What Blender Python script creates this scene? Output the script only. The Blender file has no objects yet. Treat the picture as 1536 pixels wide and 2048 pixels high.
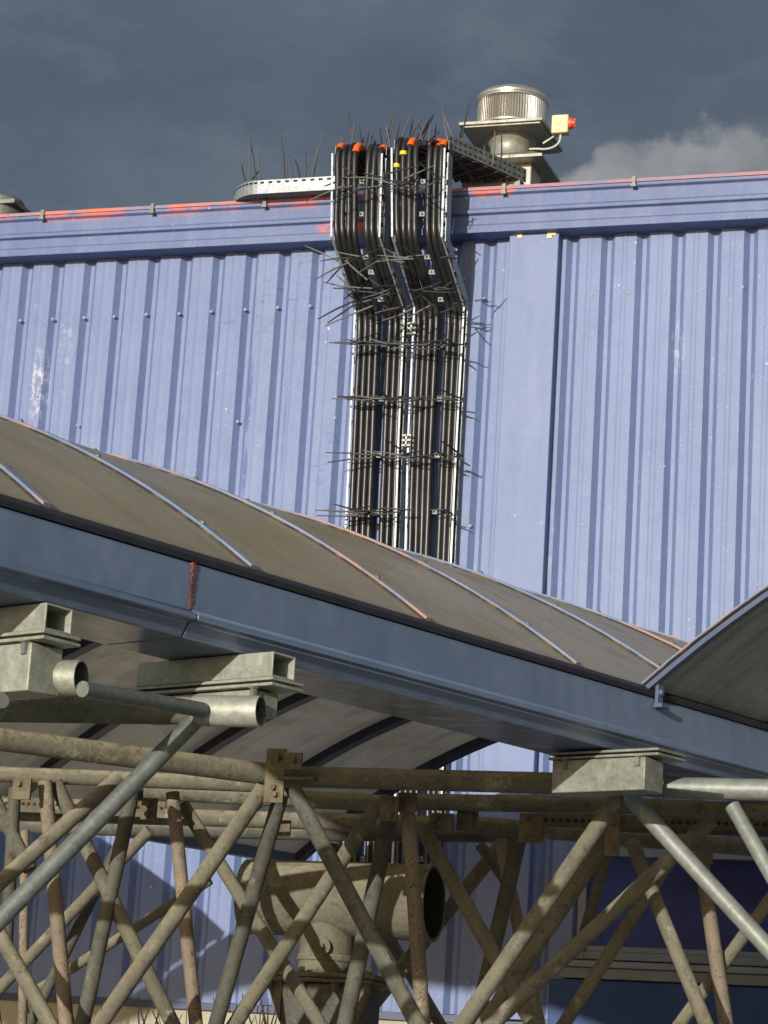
import bpy, bmesh, math, random
from mathutils import Vector, Matrix
random.seed(7)
rad=math.radians
F=5000.0
Zc=Vector((1303,21000,-5000)).normalized()
Xc=Vector((15400,235,5000)); Xc=(Xc-Xc.dot(Zc)*Zc).normalized()
Yc=Zc.cross(Xc)
RM=Matrix((Xc,Yc,Zc))
CAM=Vector((0,0,1.6))
def ray(px,py): return RM@Vector(((px-768)/F,(1024-py)/F,-1))
def W(px,py,Y):
    d=ray(px,py); return CAM+d*(Y/d.y)
def Zp(px,py,z):
    d=ray(px,py); return CAM+d*((z-CAM.z)/d.z)
def Dp(px,py,dep): return CAM+ray(px,py)*dep
def depth(p): return -(RM.transposed()@(p-CAM)).z
UX=Vector((1,0,0)); UY=Vector((0,1,0)); UZ=Vector((0,0,1))
sc=bpy.context.scene; COL=sc.collection
def chaikin(p,n=2):
    for _ in range(n):
        q=[p[0]]
        for a,b in zip(p[:-1],p[1:]): q+= [a*.75+b*.25,a*.25+b*.75]
        q.append(p[-1]); p=q
    return p

# ---------------------------------------------------------------- mesh builder
class MB:
    def __init__(s): s.v=[]; s.f=[]; s.m=[]
    def add(s,vs,fs,mi=0):
        o=len(s.v); s.v+= [Vector(a) for a in vs]
        for f in fs: s.f.append([i+o for i in f]); s.m.append(mi)
    def obox(s,c,ax,ay,az,sx,sy,sz,mi=0):
        vs=[c+ax*(sx/2*i)+ay*(sy/2*j)+az*(sz/2*k) for i in(-1,1) for j in(-1,1) for k in(-1,1)]
        s.add(vs,[(0,1,3,2),(4,6,7,5),(0,4,5,1),(2,3,7,6),(0,2,6,4),(1,5,7,3)],mi)
    def box(s,c,sx,sy,sz,mi=0): s.obox(Vector(c),UX,UY,UZ,sx,sy,sz,mi)
    def bb(s,x0,x1,y0,y1,z0,z1,mi=0): s.box(((x0+x1)/2,(y0+y1)/2,(z0+z1)/2),x1-x0,y1-y0,z1-z0,mi)
    def tube(s,pts,r,n=16,cap=True,mi=0,radii=None):
        pts=[Vector(p) for p in pts]; t0=(pts[1]-pts[0]).normalized()
        a=t0.orthogonal().normalized(); rings=[]
        for i,p in enumerate(pts):
            if i==0: t=t0
            elif i==len(pts)-1: t=(pts[-1]-pts[-2]).normalized()
            else: t=((pts[i+1]-p).normalized()+(p-pts[i-1]).normalized()).normalized()
            a=(a-a.dot(t)*t).normalized(); b=t.cross(a)
            rr=radii[i] if radii else r
            rings.append([p+(a*math.cos(2*math.pi*k/n)+b*math.sin(2*math.pi*k/n))*rr for k in range(n)])
        vs=[q for r_ in rings for q in r_]; fs=[]
        for i in range(len(pts)-1):
            for k in range(n):
                k2=(k+1)%n; fs.append((i*n+k,i*n+k2,(i+1)*n+k2,(i+1)*n+k))
        if cap: fs.append(tuple(reversed(range(n)))); fs.append(tuple((len(pts)-1)*n+k for k in range(n)))
        s.add(vs,fs,mi)
    def pipe(s,p0,p1,r,ri,n=32,mi=0,mi_in=0):
        t=(p1-p0).normalized(); a=t.orthogonal().normalized(); b=t.cross(a)
        ring=lambda p,q:[p+(a*math.cos(2*math.pi*k/n)+b*math.sin(2*math.pi*k/n))*q for k in range(n)]
        base=len(s.v); s.v+=ring(p0,r)+ring(p1,r)+ring(p1,ri)+ring(p0,ri)
        for j in range(4):
            j2=(j+1)%4
            for k in range(n):
                k2=(k+1)%n; s.f.append([base+j*n+k,base+j*n+k2,base+j2*n+k2,base+j2*n+k]); s.m.append(mi_in if j==2 else mi)
    def lathe(s,c,prof,n=32,mi=0,ax=UZ):
        a=ax.orthogonal().normalized(); b=ax.cross(a); vs=[]; fs=[]
        for r,z in prof:
            for k in range(n): vs.append(c+ax*z+(a*math.cos(2*math.pi*k/n)+b*math.sin(2*math.pi*k/n))*r)
        for i in range(len(prof)-1):
            for k in range(n):
                k2=(k+1)%n; fs.append((i*n+k,i*n+k2,(i+1)*n+k2,(i+1)*n+k))
        s.add(vs,fs,mi)
    def prism(s,o,a,b,prof,d,L,closed=True,mi=0,cap=True):
        n=len(prof); vs=[o+a*p+b*q for p,q in prof]+[o+a*p+b*q+d*L for p,q in prof]
        fs=[(i,(i+1)%n,n+(i+1)%n,n+i) for i in range(n if closed else n-1)]
        if closed and cap: fs+= [tuple(reversed(range(n))),tuple(range(n,2*n))]
        s.add(vs,fs,mi)
    def hrect(s,o,a,b,w,h,th,d,L,mi=0):
        def lp(w_,h_,e): return [o+a*(i*w_/2)+b*(j*h_/2)+d*e for i,j in((-1,-1),(1,-1),(1,1),(-1,1))]
        vs=lp(w,h,0)+lp(w,h,L)+lp(w-2*th,h-2*th,L)+lp(w-2*th,h-2*th,0); fs=[]
        for j in range(4):
            j2=(j+1)%4
            for k in range(4):
                k2=(k+1)%4; fs.append((j*4+k,j*4+k2,j2*4+k2,j2*4+k))
        s.add(vs,fs,mi)
    def rail(s,pts,side,w,h,mi=0,off=0.0,flip=1):
        rings=[]
        for i,p in enumerate(pts):
            if i==0: t=(pts[1]-p).normalized(); k=1
            elif i==len(pts)-1: t=(p-pts[i-1]).normalized(); k=1
            else:
                t1=(pts[i+1]-p).normalized(); t2=(p-pts[i-1]).normalized(); t=(t1+t2).normalized(); k=1/max(.5,t.dot(t1))
            nn=side.cross(t).normalized()*flip*k
            rings.append([p-side*w/2+nn*off,p+side*w/2+nn*off,p+side*w/2+nn*(off+h),p-side*w/2+nn*(off+h)])
        vs=[q for r in rings for q in r]; fs=[]
        for i in range(len(pts)-1):
            for k in range(4):
                k2=(k+1)%4; fs.append((i*4+k,i*4+k2,(i+1)*4+k2,(i+1)*4+k))
        fs+=[(3,2,1,0),tuple((len(pts)-1)*4+k for k in range(4))]
        s.add(vs,fs,mi)
WL={}
def build(name,mb,mats,parent=None,bevel=0,smooth=True):
    me=bpy.data.meshes.new(name); base=WL.get(parent.name,Vector()) if parent else Vector()
    me.from_pydata([v-base for v in mb.v],[],mb.f)
    if not isinstance(mats,(list,tuple)): mats=[mats]
    for m in mats: me.materials.append(m)
    for p,mi in zip(me.polygons,mb.m): p.material_index=mi; p.use_smooth=smooth
    me.update()
    bm=bmesh.new(); bm.from_mesh(me); bmesh.ops.recalc_face_normals(bm,faces=bm.faces); bm.to_mesh(me); bm.free()
    if smooth: me.set_sharp_from_angle(angle=rad(32))
    o=bpy.data.objects.new(name,me); COL.objects.link(o)
    if parent: o.parent=parent
    WL[o.name]=base
    if bevel:
        b=o.modifiers.new('Bevel','BEVEL'); b.width=bevel; b.segments=2; b.limit_method='ANGLE'; b.angle_limit=rad(40)
    return o
def tag(o,label,cat=None,group=None,kind=None):
    o['label']=label
    if cat: o['category']=cat
    if group: o['group']=group
    if kind: o['kind']=kind
    return o
def empty(name,loc,label,cat,group=None):
    o=bpy.data.objects.new(name,None); COL.objects.link(o); o.location=loc; o.empty_display_size=.1
    WL[o.name]=Vector(loc); return tag(o,label,cat,group)

# ---------------------------------------------------------------- materials
def newmat(name):
    m=bpy.data.materials.new(name); m.use_nodes=True; nt=m.node_tree
    return m,nt,nt.nodes['Principled BSDF']
def N(nt,t,**k):
    n=nt.nodes.new(t)
    for a,b in k.items():
        if a in n.inputs: n.inputs[a].default_value=b
        else: setattr(n,a,b)
    return n
def coord(nt,scale=(1,1,1),space='Object',rot=None):
    tc=N(nt,'ShaderNodeTexCoord'); src=tc.outputs[space]
    if rot is not None:
        m0=N(nt,'ShaderNodeMapping'); m0.inputs['Rotation'].default_value=(0,0,rot); nt.links.new(src,m0.inputs['Vector']); src=m0.outputs['Vector']
    mp=N(nt,'ShaderNodeMapping'); mp.inputs['Scale'].default_value=scale
    nt.links.new(src,mp.inputs['Vector']); return mp.outputs['Vector']
def noise(nt,vec,scale,detail=5,rough=.6,lo=.35,hi=.65):
    n=N(nt,'ShaderNodeTexNoise'); n.inputs['Scale'].default_value=scale; n.inputs['Detail'].default_value=detail; n.inputs['Roughness'].default_value=rough
    nt.links.new(vec,n.inputs['Vector'])
    r=N(nt,'ShaderNodeMapRange'); r.inputs['From Min'].default_value=lo; r.inputs['From Max'].default_value=hi
    nt.links.new(n.outputs['Fac'],r.inputs['Value']); return r.outputs['Result']
def mix(nt,fac,a,b):
    m=N(nt,'ShaderNodeMix',data_type='RGBA')
    for sock,val in ((m.inputs[0],fac),(m.inputs[6],a),(m.inputs[7],b)):
        if isinstance(val,bpy.types.NodeSocket): nt.links.new(val,sock)
        elif isinstance(val,(int,float)): sock.default_value=val
        else: sock.default_value=(*val,1)
    return m.outputs[2]
def mul(nt,a,b,op='MULTIPLY',clamp=False):
    m=N(nt,'ShaderNodeMath',operation=op); m.use_clamp=clamp
    for s,v in zip(m.inputs,(a,b)):
        if isinstance(v,bpy.types.NodeSocket): nt.links.new(v,s)
        else: s.default_value=v
    return m.outputs[0]
def mrange(nt,v,a,b):
    r=N(nt,'ShaderNodeMapRange'); r.inputs['From Min'].default_value=a; r.inputs['From Max'].default_value=b; nt.links.new(v,r.inputs['Value']); return r.outputs[0]
def bump(nt,bs,h,strength,dist=.01):
    b=N(nt,'ShaderNodeBump'); b.inputs['Strength'].default_value=strength; b.inputs['Distance'].default_value=dist
    nt.links.new(h,b.inputs['Height']); nt.links.new(b.outputs[0],bs.inputs['Normal'])
def simple(name,c1,c2,scale=8,rough=.5,metal=0,bmp=.0,vscale=(1,1,1),spec=.5):
    m,nt,bs=newmat(name); v=coord(nt,vscale); n=noise(nt,v,scale)
    nt.links.new(mix(nt,n,c1,c2),bs.inputs['Base Color']); bs.inputs['Roughness'].default_value=rough; bs.inputs['Metallic'].default_value=metal
    bs.inputs['Specular IOR Level'].default_value=spec
    if bmp: bump(nt,bs,n,bmp)
    return m
BL=Vector((-4.5,13.4,0))
def spot(nt,xyz,X,Z,sx,sz):
    dx=mul(nt,mul(nt,xyz.outputs[0],X-BL.x,'SUBTRACT'),1/sx); dz=mul(nt,mul(nt,xyz.outputs[2],Z-BL.z,'SUBTRACT'),1/sz)
    q=mul(nt,mul(nt,dx,dx),mul(nt,dz,dz),'ADD'); return mul(nt,1.0,q,'SUBTRACT',True)
def wallmat(name,c1,c2,specks=True,spots=True,rusty=None):
    m,nt,bs=newmat(name); v=coord(nt)
    col=mix(nt,noise(nt,v,.9,4),c1,c2)
    st=noise(nt,coord(nt,(6,6,.5)),1.6,6,.65,.5,.8)
    col=mix(nt,mul(nt,st,.35),col,(.24,.30,.43))
    d=noise(nt,coord(nt,(3,3,.6)),2.3,7,.7,.55,.75); col=mix(nt,mul(nt,d,.35),col,(c1[0]*.6,c1[1]*.62,c1[2]*.72))
    g_=noise(nt,v,14,8,.75,.5,.75); col=mix(nt,mul(nt,g_,.2),col,(.29,.33,.43))
    tc=N(nt,'ShaderNodeTexCoord'); xyz=N(nt,'ShaderNodeSeparateXYZ'); nt.links.new(tc.outputs['Object'],xyz.inputs[0])
    if spots:
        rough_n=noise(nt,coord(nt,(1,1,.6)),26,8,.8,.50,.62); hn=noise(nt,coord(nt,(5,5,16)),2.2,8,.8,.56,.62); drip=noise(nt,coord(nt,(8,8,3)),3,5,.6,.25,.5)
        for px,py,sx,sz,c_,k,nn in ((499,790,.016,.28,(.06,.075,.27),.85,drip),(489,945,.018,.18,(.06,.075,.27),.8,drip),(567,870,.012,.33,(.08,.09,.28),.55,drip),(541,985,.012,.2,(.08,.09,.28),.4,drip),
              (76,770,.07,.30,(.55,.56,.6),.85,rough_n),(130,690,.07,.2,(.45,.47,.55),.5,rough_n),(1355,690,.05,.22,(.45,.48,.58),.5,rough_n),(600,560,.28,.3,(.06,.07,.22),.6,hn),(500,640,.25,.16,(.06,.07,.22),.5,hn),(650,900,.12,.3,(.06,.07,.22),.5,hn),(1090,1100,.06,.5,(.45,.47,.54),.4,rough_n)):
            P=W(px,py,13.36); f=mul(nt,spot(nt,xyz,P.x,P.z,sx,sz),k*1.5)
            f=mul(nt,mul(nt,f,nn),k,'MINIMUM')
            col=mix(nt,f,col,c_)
    if specks:
        for sc_,r0,r1,thr,k,ch in ((13,.13,.06,.68,.85,0),(31,.15,.07,.72,.65,1)):
            vo=N(nt,'ShaderNodeTexVoronoi'); vo.inputs['Scale'].default_value=sc_; nt.links.new(v,vo.inputs['Vector'])
            r=mrange(nt,vo.outputs['Distance'],r0*.8,r1*.8)
            sep=N(nt,'ShaderNodeSeparateColor'); nt.links.new(vo.outputs['Color'],sep.inputs[0])
            f=mul(nt,r,mul(nt,sep.outputs[ch],thr,'GREATER_THAN')); f=mul(nt,f,noise(nt,v,1.3,4,.6,.40,.60))
            col=mix(nt,mul(nt,f,k),col,(.6,.62,.68))
    if rusty is not None:
        zr0=mrange(nt,xyz.outputs[2],rusty-.065,rusty-.01)
        left=mrange(nt,xyz.outputs[0],.1,-.4)
        bl=noise(nt,coord(nt,(1,1,2)),1.9,8,.78,.47,.56); f=mul(nt,mul(nt,zr0,bl),mul(nt,mul(nt,left,.85),.08,'ADD'))
        col=mix(nt,f,col,(.62,.12,.06))
        for px,py,sx in ((690,455,.22),(985,378,.16)):
            P=W(px,py,13.23); f=mul(nt,mul(nt,spot(nt,xyz,P.x,P.z,sx,.05),2.2),noise(nt,coord(nt,(1,1,2)),6,7,.75,.45,.55)); f=mul(nt,f,.85,'MINIMUM'); col=mix(nt,f,col,(.70,.11,.04))
    nt.links.new(col,bs.inputs['Base Color']); bs.inputs['Roughness'].default_value=.5
    bs.inputs['Specular IOR Level'].default_value=.3
    bump(nt,bs,noise(nt,v,4,3),.2,.012)
    return m
def dusty(name,base,dark,dust,pit=0.0,rough=.75):
    m,nt,bs=newmat(name); v=coord(nt)
    col=mix(nt,noise(nt,v,7,7,.75),base,dark)
    col=mix(nt,mul(nt,noise(nt,v,2.3,6,.7,.5,.7),.6),col,(dark[0]*.7,dark[1]*.72,dark[2]*.75))
    geo=N(nt,'ShaderNodeNewGeometry'); sp=N(nt,'ShaderNodeSeparateXYZ'); nt.links.new(geo.outputs['Normal'],sp.inputs[0])
    r=mrange(nt,sp.outputs['Z'],.1,.75)
    col=mix(nt,mul(nt,r,noise(nt,v,18,7,.8,.3,.6)),col,dust)
    col=mix(nt,mul(nt,noise(nt,v,4,9,.85,.57,.63),.55),col,(dust[0]*1.15,dust[1]*1.22,dust[2]*1.35))
    col=mix(nt,mul(nt,noise(nt,v,9,8,.85,.56,.62),.5),col,(base[0]*1.2,base[1]*.85,base[2]*.6))
    col=mix(nt,mul(nt,noise(nt,v,30,6,.8,.54,.65),.7),col,(dark[0]*.4,dark[1]*.35,dark[2]*.32))
    if pit:
        vo=N(nt,'ShaderNodeTexVoronoi'); vo.inputs['Scale'].default_value=85; nt.links.new(v,vo.inputs['Vector'])
        r2=mrange(nt,vo.outputs['Distance'],.34,.2)
        col=mix(nt,mul(nt,mul(nt,r2,noise(nt,v,12,3,.5,.42,.58)),pit),col,(.05,.033,.022))
    nt.links.new(col,bs.inputs['Base Color']); bs.inputs['Roughness'].default_value=rough; bs.inputs['Specular IOR Level'].default_value=.35
    bump(nt,bs,noise(nt,v,40,5,.7),.4,.004)
    return m
def galv(name,c1,c2,metal=.35,rough=.48,dirt=.7):
    m,nt,bs=newmat(name); v=coord(nt)
    vo=N(nt,'ShaderNodeTexVoronoi'); vo.inputs['Scale'].default_value=70; nt.links.new(v,vo.inputs['Vector'])
    sp=N(nt,'ShaderNodeSeparateColor'); nt.links.new(vo.outputs['Color'],sp.inputs[0])
    col=mix(nt,sp.outputs[0],c1,c2); col=mix(nt,mul(nt,noise(nt,v,6,8,.8,.43,.66),dirt),col,(c1[0]*.42,c1[1]*.40,c1[2]*.30))
    col=mix(nt,mul(nt,noise(nt,v,17,8,.8,.58,.68),.5),col,(c1[0]*1.3,c1[1]*1.3,c1[2]*1.3))
    nt.links.new(col,bs.inputs['Base Color']); bs.inputs['Roughness'].default_value=rough; bs.inputs['Metallic'].default_value=metal
    bump(nt,bs,noise(nt,v,25,5,.7),.15,.004)
    return m
ztop_par=W(768,390,13.24).z; zpb=ztop_par-.27
M={}
M['wall']=wallmat('blue_cladding',(.135,.186,.350),(.162,.214,.388))
M['cover']=wallmat('blue_cover_sheet',(.146,.198,.368),(.165,.216,.392),spots=False)
M['parapet']=wallmat('blue_parapet',(.096,.132,.272),(.120,.160,.31),spots=False,rusty=ztop_par)
def rustedge():
    m,nt,bs=newmat('parapet_top_paint'); v=coord(nt,(1,1,2))
    base=mix(nt,noise(nt,v,1.5),(.18,.16,.28),(.30,.18,.22))
    tc=N(nt,'ShaderNodeTexCoord'); sep=N(nt,'ShaderNodeSeparateXYZ'); nt.links.new(tc.outputs['Object'],sep.inputs[0])
    left=mrange(nt,sep.outputs[0],.2,-.5)
    f=mul(nt,noise(nt,v,1.9,8,.8,.42,.52),mul(nt,mul(nt,left,.6),.35,'ADD'))
    col=mix(nt,f,base,(.68,.14,.06)); col=mix(nt,mul(nt,noise(nt,v,12,8,.8,.5,.6),.7),col,(.25,.2,.27))
    nt.links.new(col,bs.inputs['Base Color']); bs.inputs['Roughness'].default_value=.6; return m
M['rust_edge']=rustedge()
M['galv']=galv('galvanised_steel',(.42,.44,.39),(.33,.355,.315),.25,.5,.8)
M['galvt']=galv('galvanised_tube',(.26,.285,.265),(.20,.225,.21),.2,.5,.6)
M['galvd']=galv('galvanised_steel_dull',(.19,.21,.20),(.14,.16,.15),.3,.5)
M['traym']=galv('tray_steel',(.34,.38,.41),(.25,.28,.31),.35,.42,.4)
M['hole']=simple('dark_hole',(.01,.01,.012),(.02,.02,.022),rough=.9)
M['cable']=simple('black_cable',(.011,.011,.012),(.024,.024,.024),scale=9,rough=.34,bmp=.06)
M['tie']=simple('black_nylon',(.006,.006,.006),(.014,.014,.014),rough=.5)
M['orange']=simple('orange_sleeve',(.85,.15,.015),(.75,.11,.01),rough=.5)
M['yellow']=simple('yellow_tape',(.75,.6,.03),(.7,.5,.02),rough=.5)
M['fan']=simple('fan_aluminium',(.62,.59,.52),(.50,.48,.43),rough=.28,metal=.75)
M['fanp']=galv('fan_plate',(.34,.34,.29),(.26,.26,.23),.3,.45)
M['cream']=simple('cream_plastic',(.72,.64,.36),(.66,.58,.32),rough=.5)
M['white']=simple('white_plastic',(.58,.57,.51),(.46,.45,.40),rough=.5)
M['screw']=simple('screw_cap',(.36,.38,.42),(.18,.18,.2),scale=90,rough=.5)
M['red']=simple('red_knob',(.85,.10,.02),(.8,.07,.02),rough=.4)
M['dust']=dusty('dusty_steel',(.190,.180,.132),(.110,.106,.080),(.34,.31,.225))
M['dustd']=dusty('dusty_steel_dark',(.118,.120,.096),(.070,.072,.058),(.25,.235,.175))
M['pit']=dusty('pitted_steel',(.26,.215,.16),(.18,.15,.11),(.34,.30,.22),pit=.85)
M['plate']=dusty('brown_plate',(.19,.165,.11),(.10,.085,.058),(.30,.26,.18),pit=.3)
def guttermat():
    m,nt,bs=newmat('gutter_paint'); v=coord(nt)
    col=mix(nt,noise(nt,v,1.5,4),(.105,.152,.245),(.135,.185,.285))
    col=mix(nt,mul(nt,noise(nt,v,3,9,.8,.55,.75),.4),col,(.21,.24,.30)); col=mix(nt,mul(nt,noise(nt,v,35,6,.8,.66,.72),.5),col,(.05,.06,.09))
    nt.links.new(col,bs.inputs['Base Color']); bs.inputs['Roughness'].default_value=.24; bs.inputs['Specular IOR Level'].default_value=.7; bump(nt,bs,noise(nt,v,2.2,3),.25,.02); return m
M['gutter']=guttermat()
M['gutterd']=simple('gutter_paint_dark',(.10,.125,.20),(.075,.095,.165),scale=4,rough=.5)  # darker blue-grey for edge beams, end clip and first inner rib
M['gasket']=simple('black_gasket',(.012,.012,.018),(.02,.02,.028),rough=.7)
def edgemat():
    m,nt,bs=newmat('rib_edge_seal'); v=coord(nt); col=mix(nt,noise(nt,v,14,4,.6,.5,.62),(.03,.03,.035),(.17,.10,.04))
    nt.links.new(col,bs.inputs['Base Color']); return m
M['edge']=edgemat()
M['ribin']=simple('rib_paint_shaded',(.012,.014,.035),(.02,.022,.05),rough=.5)  # inner side of the ribs, underside shade painted in as near-black
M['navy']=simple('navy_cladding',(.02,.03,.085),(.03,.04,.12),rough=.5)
M['apron']=simple('blue_apron',(.018,.05,.15),(.025,.07,.20),rough=.5,scale=3,spec=.2)
M['ground']=simple('concrete_yard',(.24,.23,.21),(.30,.29,.26),scale=1.5,rough=.9)
M['plinth']=simple('cream_plinth',(.42,.39,.30),(.34,.32,.25),scale=3,rough=.85)
M['roof']=simple('grey_roof',(.25,.25,.25),(.3,.3,.3),rough=.8)
M['frame']=simple('window_frame_grey',(.20,.225,.26),(.15,.17,.20),scale=6,rough=.5)
M['joint']=simple('rusty_joint',(.20,.065,.04),(.035,.03,.035),scale=30,rough=.8)
m,nt,bs=newmat('window_glass')
cg=mix(nt,noise(nt,coord(nt,(.7,1,1.3)),1.2,4,.5,.4,.6),(.008,.018,.085),(.014,.05,.24)); cg=mix(nt,mul(nt,noise(nt,coord(nt,(1,1,.5)),9,9,.8,.56,.7),.6),cg,(.04,.07,.18))
nt.links.new(cg,bs.inputs['Base Color']); bs.inputs['Roughness'].default_value=.25; bs.inputs['Specular IOR Level'].default_value=.05; M['glass']=m
def ribmat():
    m,nt,bs=newmat('rib_paint'); v=coord(nt)
    col=mix(nt,noise(nt,v,4,4),(.14,.19,.30),(.22,.27,.37))
    col=mix(nt,mul(nt,noise(nt,v,1.6,8,.8,.50,.58),.75),col,(.46,.25,.18))
    nt.links.new(col,bs.inputs['Base Color']); bs.inputs['Roughness'].default_value=.4; return m
M['rib']=ribmat()
G=ray(5000,2476); G.z=0; G.normalize(); H=UZ.cross(G)
ROT=-math.atan2(G.y,G.x)
def poly(name,c1,c2,tcol,tr,rough,streak=1.0,spec=.4,mott=.5):
    m,nt,bs=newmat(name); v=coord(nt)
    vs=coord(nt,(7,.55,.55),rot=ROT); col=mix(nt,noise(nt,v,.55,3,.5,.3,.7),c1,c2)
    s1=noise(nt,vs,1.3,8,.72,.48,.72); s2=noise(nt,vs,2.4,8,.75,.5,.7); bl=noise(nt,v,1.3,9,.72,.47,.72); b2=noise(nt,v,3.1,9,.78,.5,.66)
    col=mix(nt,mul(nt,s1,.35*streak),col,(c2[0]*1.4,c2[1]*1.4,c2[2]*1.5))
    col=mix(nt,mul(nt,s2,.4*streak),col,(c1[0]*.6,c1[1]*.6,c1[2]*.6))
    col=mix(nt,mul(nt,bl,mott),col,(c2[0]*1.35,c2[1]*1.35,c2[2]*1.4))
    col=mix(nt,mul(nt,b2,mott*.7),col,(c1[0]*.62,c1[1]*.62,c1[2]*.58))
    col=mix(nt,mul(nt,noise(nt,v,60,6,.8,.60,.70),.4),col,(c2[0]*1.7,c2[1]*1.7,c2[2]*1.8))
    nt.links.new(col,bs.inputs['Base Color']); bs.inputs['Specular IOR Level'].default_value=spec
    rr_=mul(nt,mul(nt,b2,.25),rough,'ADD'); nt.links.new(rr_,bs.inputs['Roughness'])
    bump(nt,bs,noise(nt,v,1.1,3,.5,.2,.8),.35,.06)
    t=N(nt,'ShaderNodeBsdfTranslucent'); tcx=mix(nt,mul(nt,s2,.7),tcol,(tcol[0]*.5,tcol[1]*.5,tcol[2]*.47)); tcx=mix(nt,mul(nt,bl,.5),tcx,(tcol[0]*1.12,tcol[1]*1.12,tcol[2]*1.15)); tcx=mix(nt,mul(nt,b2,.45),tcx,(tcol[0]*.55,tcol[1]*.54,tcol[2]*.5))
    nt.links.new(tcx,t.inputs['Color'])
    mx=N(nt,'ShaderNodeMixShader'); mx.inputs[0].default_value=tr
    out=[n for n in nt.nodes if n.type=='OUTPUT_MATERIAL'][0]
    nt.links.new(bs.outputs[0],mx.inputs[1]); nt.links.new(t.outputs[0],mx.inputs[2]); nt.links.new(mx.outputs[0],out.inputs[0])
    return m
M['poly']=poly('bronze_polycarbonate',(.42,.355,.225),(.50,.43,.285),(.88,.86,.78),.46,.26,.10,1.0,.35)
M['poly2']=poly('smoked_polycarbonate',(.19,.18,.155),(.30,.29,.255),(.80,.77,.67),.5,.12,2.2,1.2,.9)

# ---------------------------------------------------------------- ground and building
YW=13.4
g=MB(); g.add([(-400,-400,0),(400,-400,0),(400,400,0),(-400,400,0)],[(0,1,2,3)])
tag(build('ground',g,M['ground'],smooth=False),'pale concrete yard under the canopy','ground',kind='structure')
bld=empty('industrial_building',BL,'long blue corrugated metal industrial building with folded parapet','building')
zb=W(300,2004,YW-.03).z
XL,XR=-11.5,2.6
xc0=W(1020,462,YW-.11).x; xc1=W(1118,462,YW-.11).x
def corr(x0,x1,xref,pitch):
    prof=[(0,.0),(.022,0),(.050,.038),(.092,.038),(.102,.0400),(.116,.0400),(.126,.038),(.172,.038)]
    k=pitch/.2; pts=[]
    n0=math.floor((x0-xref)/pitch)-1; x=xref+n0*pitch
    while x<x1:
        for a,u in prof:
            xx=x+(a+.022)*k
            if x0<=xx<=x1: pts.append((xx,u))
        x+=pitch
    return [(x0,pts[0][1])]+pts+[(x1,pts[-1][1])]
def wallsheet(pts,z0,z1):
    m=MB(); n=len(pts)
    vs=[Vector((x,YW-u,z0)) for x,u in pts]+[Vector((x,YW-u,z1)) for x,u in pts]
    m.add(vs,[(i,i+1,n+i+1,n+i) for i in range(n-1)]); return m
pl=(W(690,520,YW-.03).x-W(45,520,YW-.03).x)/10
pr=(W(1485,500,YW-.03).x-W(1200,500,YW-.03).x)/4
build('wall_cladding',wallsheet(corr(XL,xc0+.02,W(300,520,YW-.03).x,pl),zb,zpb+.05),M['wall'],bld,smooth=False)
build('wall_cladding',wallsheet(corr(xc1-.02,XR,W(1205,500,YW-.03).x,pr),zb,zpb+.05),M['wall'],bld,smooth=False)
c=MB(); c.bb(xc0,xc1,YW-.11,YW+.02,zb,zpb+.01); o=build('cover_panel',c,M['cover'],bld,bevel=.004); o['label']='flat raised blue cover panel beside the cable trays'
for px in (1036,1103):
    p=W(px,468,YW-.114); c=MB(); c.box(p+Vector((0,0,.006)),.055,.004,.024); c.box(p+Vector((.012 if px<1100 else -.012,-.001,-.012)),.03,.004,.026); build('filler_patch',c,M['cream'],bld,bevel=.003)
prof=[(-.3,0),(.17,0),(.17,-.03),(.15,-.04),(.15,-.115),(.156,-.12),(.172,-.128),(.172,-.15),(.15,-.158),(.15,-.215),(.168,-.225),(.168,-.27),(-.02,-.27),(-.3,-.27)]
c=MB(); c.prism(Vector((XL,YW,ztop_par)),-UY,UZ,prof,UX,XR-XL); build('parapet_flashing',c,M['parapet'],bld,bevel=.003)
c=MB(); c.prism(Vector((XL,YW,ztop_par+.001)),-UY,UZ,[(-.24,.002),(-.24,.008),(.178,.008),(.178,-.012),(.1725,-.012),(.1725,.002)],UX,XR-XL)
o=build('top_trim',c,M['rust_edge'],bld); o['label']='parapet top edge with peeling red paint'
for px,py in ((85,432),(305,420),(530,409),(1008,379),(1268,364)):
    p=W(px,py,YW-.18); c=MB(); c.box((p.x,YW-.186,ztop_par-.018),.022,.012,.055); c.box((p.x,YW-.14,ztop_par+.016),.022,.09,.008); c.box((p.x,YW-.19,ztop_par-.04),.03,.012,.012)
    build('edge_clip',c,M['galvd'],bld)
c=MB(); c.bb(XL,XR,YW+.02,YW+9,ztop_par-.35,ztop_par-.12); build('roof',c,M['roof'],bld,smooth=False)
c=MB(); c.bb(XL,XR,YW+.03,YW+9,0,ztop_par-.36); build('building_core',c,M['plinth'],bld,smooth=False)
xm=W(880,2004,YW).x
c=MB(); c.bb(XL,xm,YW-.02,YW+.02,0,zb-.02); build('plinth',c,M['plinth'],bld,smooth=False)
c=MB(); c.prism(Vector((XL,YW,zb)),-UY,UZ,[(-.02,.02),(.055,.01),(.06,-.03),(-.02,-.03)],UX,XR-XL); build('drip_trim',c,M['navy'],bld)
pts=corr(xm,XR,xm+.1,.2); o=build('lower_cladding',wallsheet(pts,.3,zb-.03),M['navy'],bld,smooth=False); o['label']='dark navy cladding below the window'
scr=[(40,641),(105,638),(168,635),(228,633),(292,629),(358,627),(422,623),(490,619),(555,615),(620,612),(968,597),(1185,589),(1255,586),(1330,582),(1408,578),(1485,574),
     (155,850),(475,843),(1175,824),(1165,1050),(937,838),(940,1052)]
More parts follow.
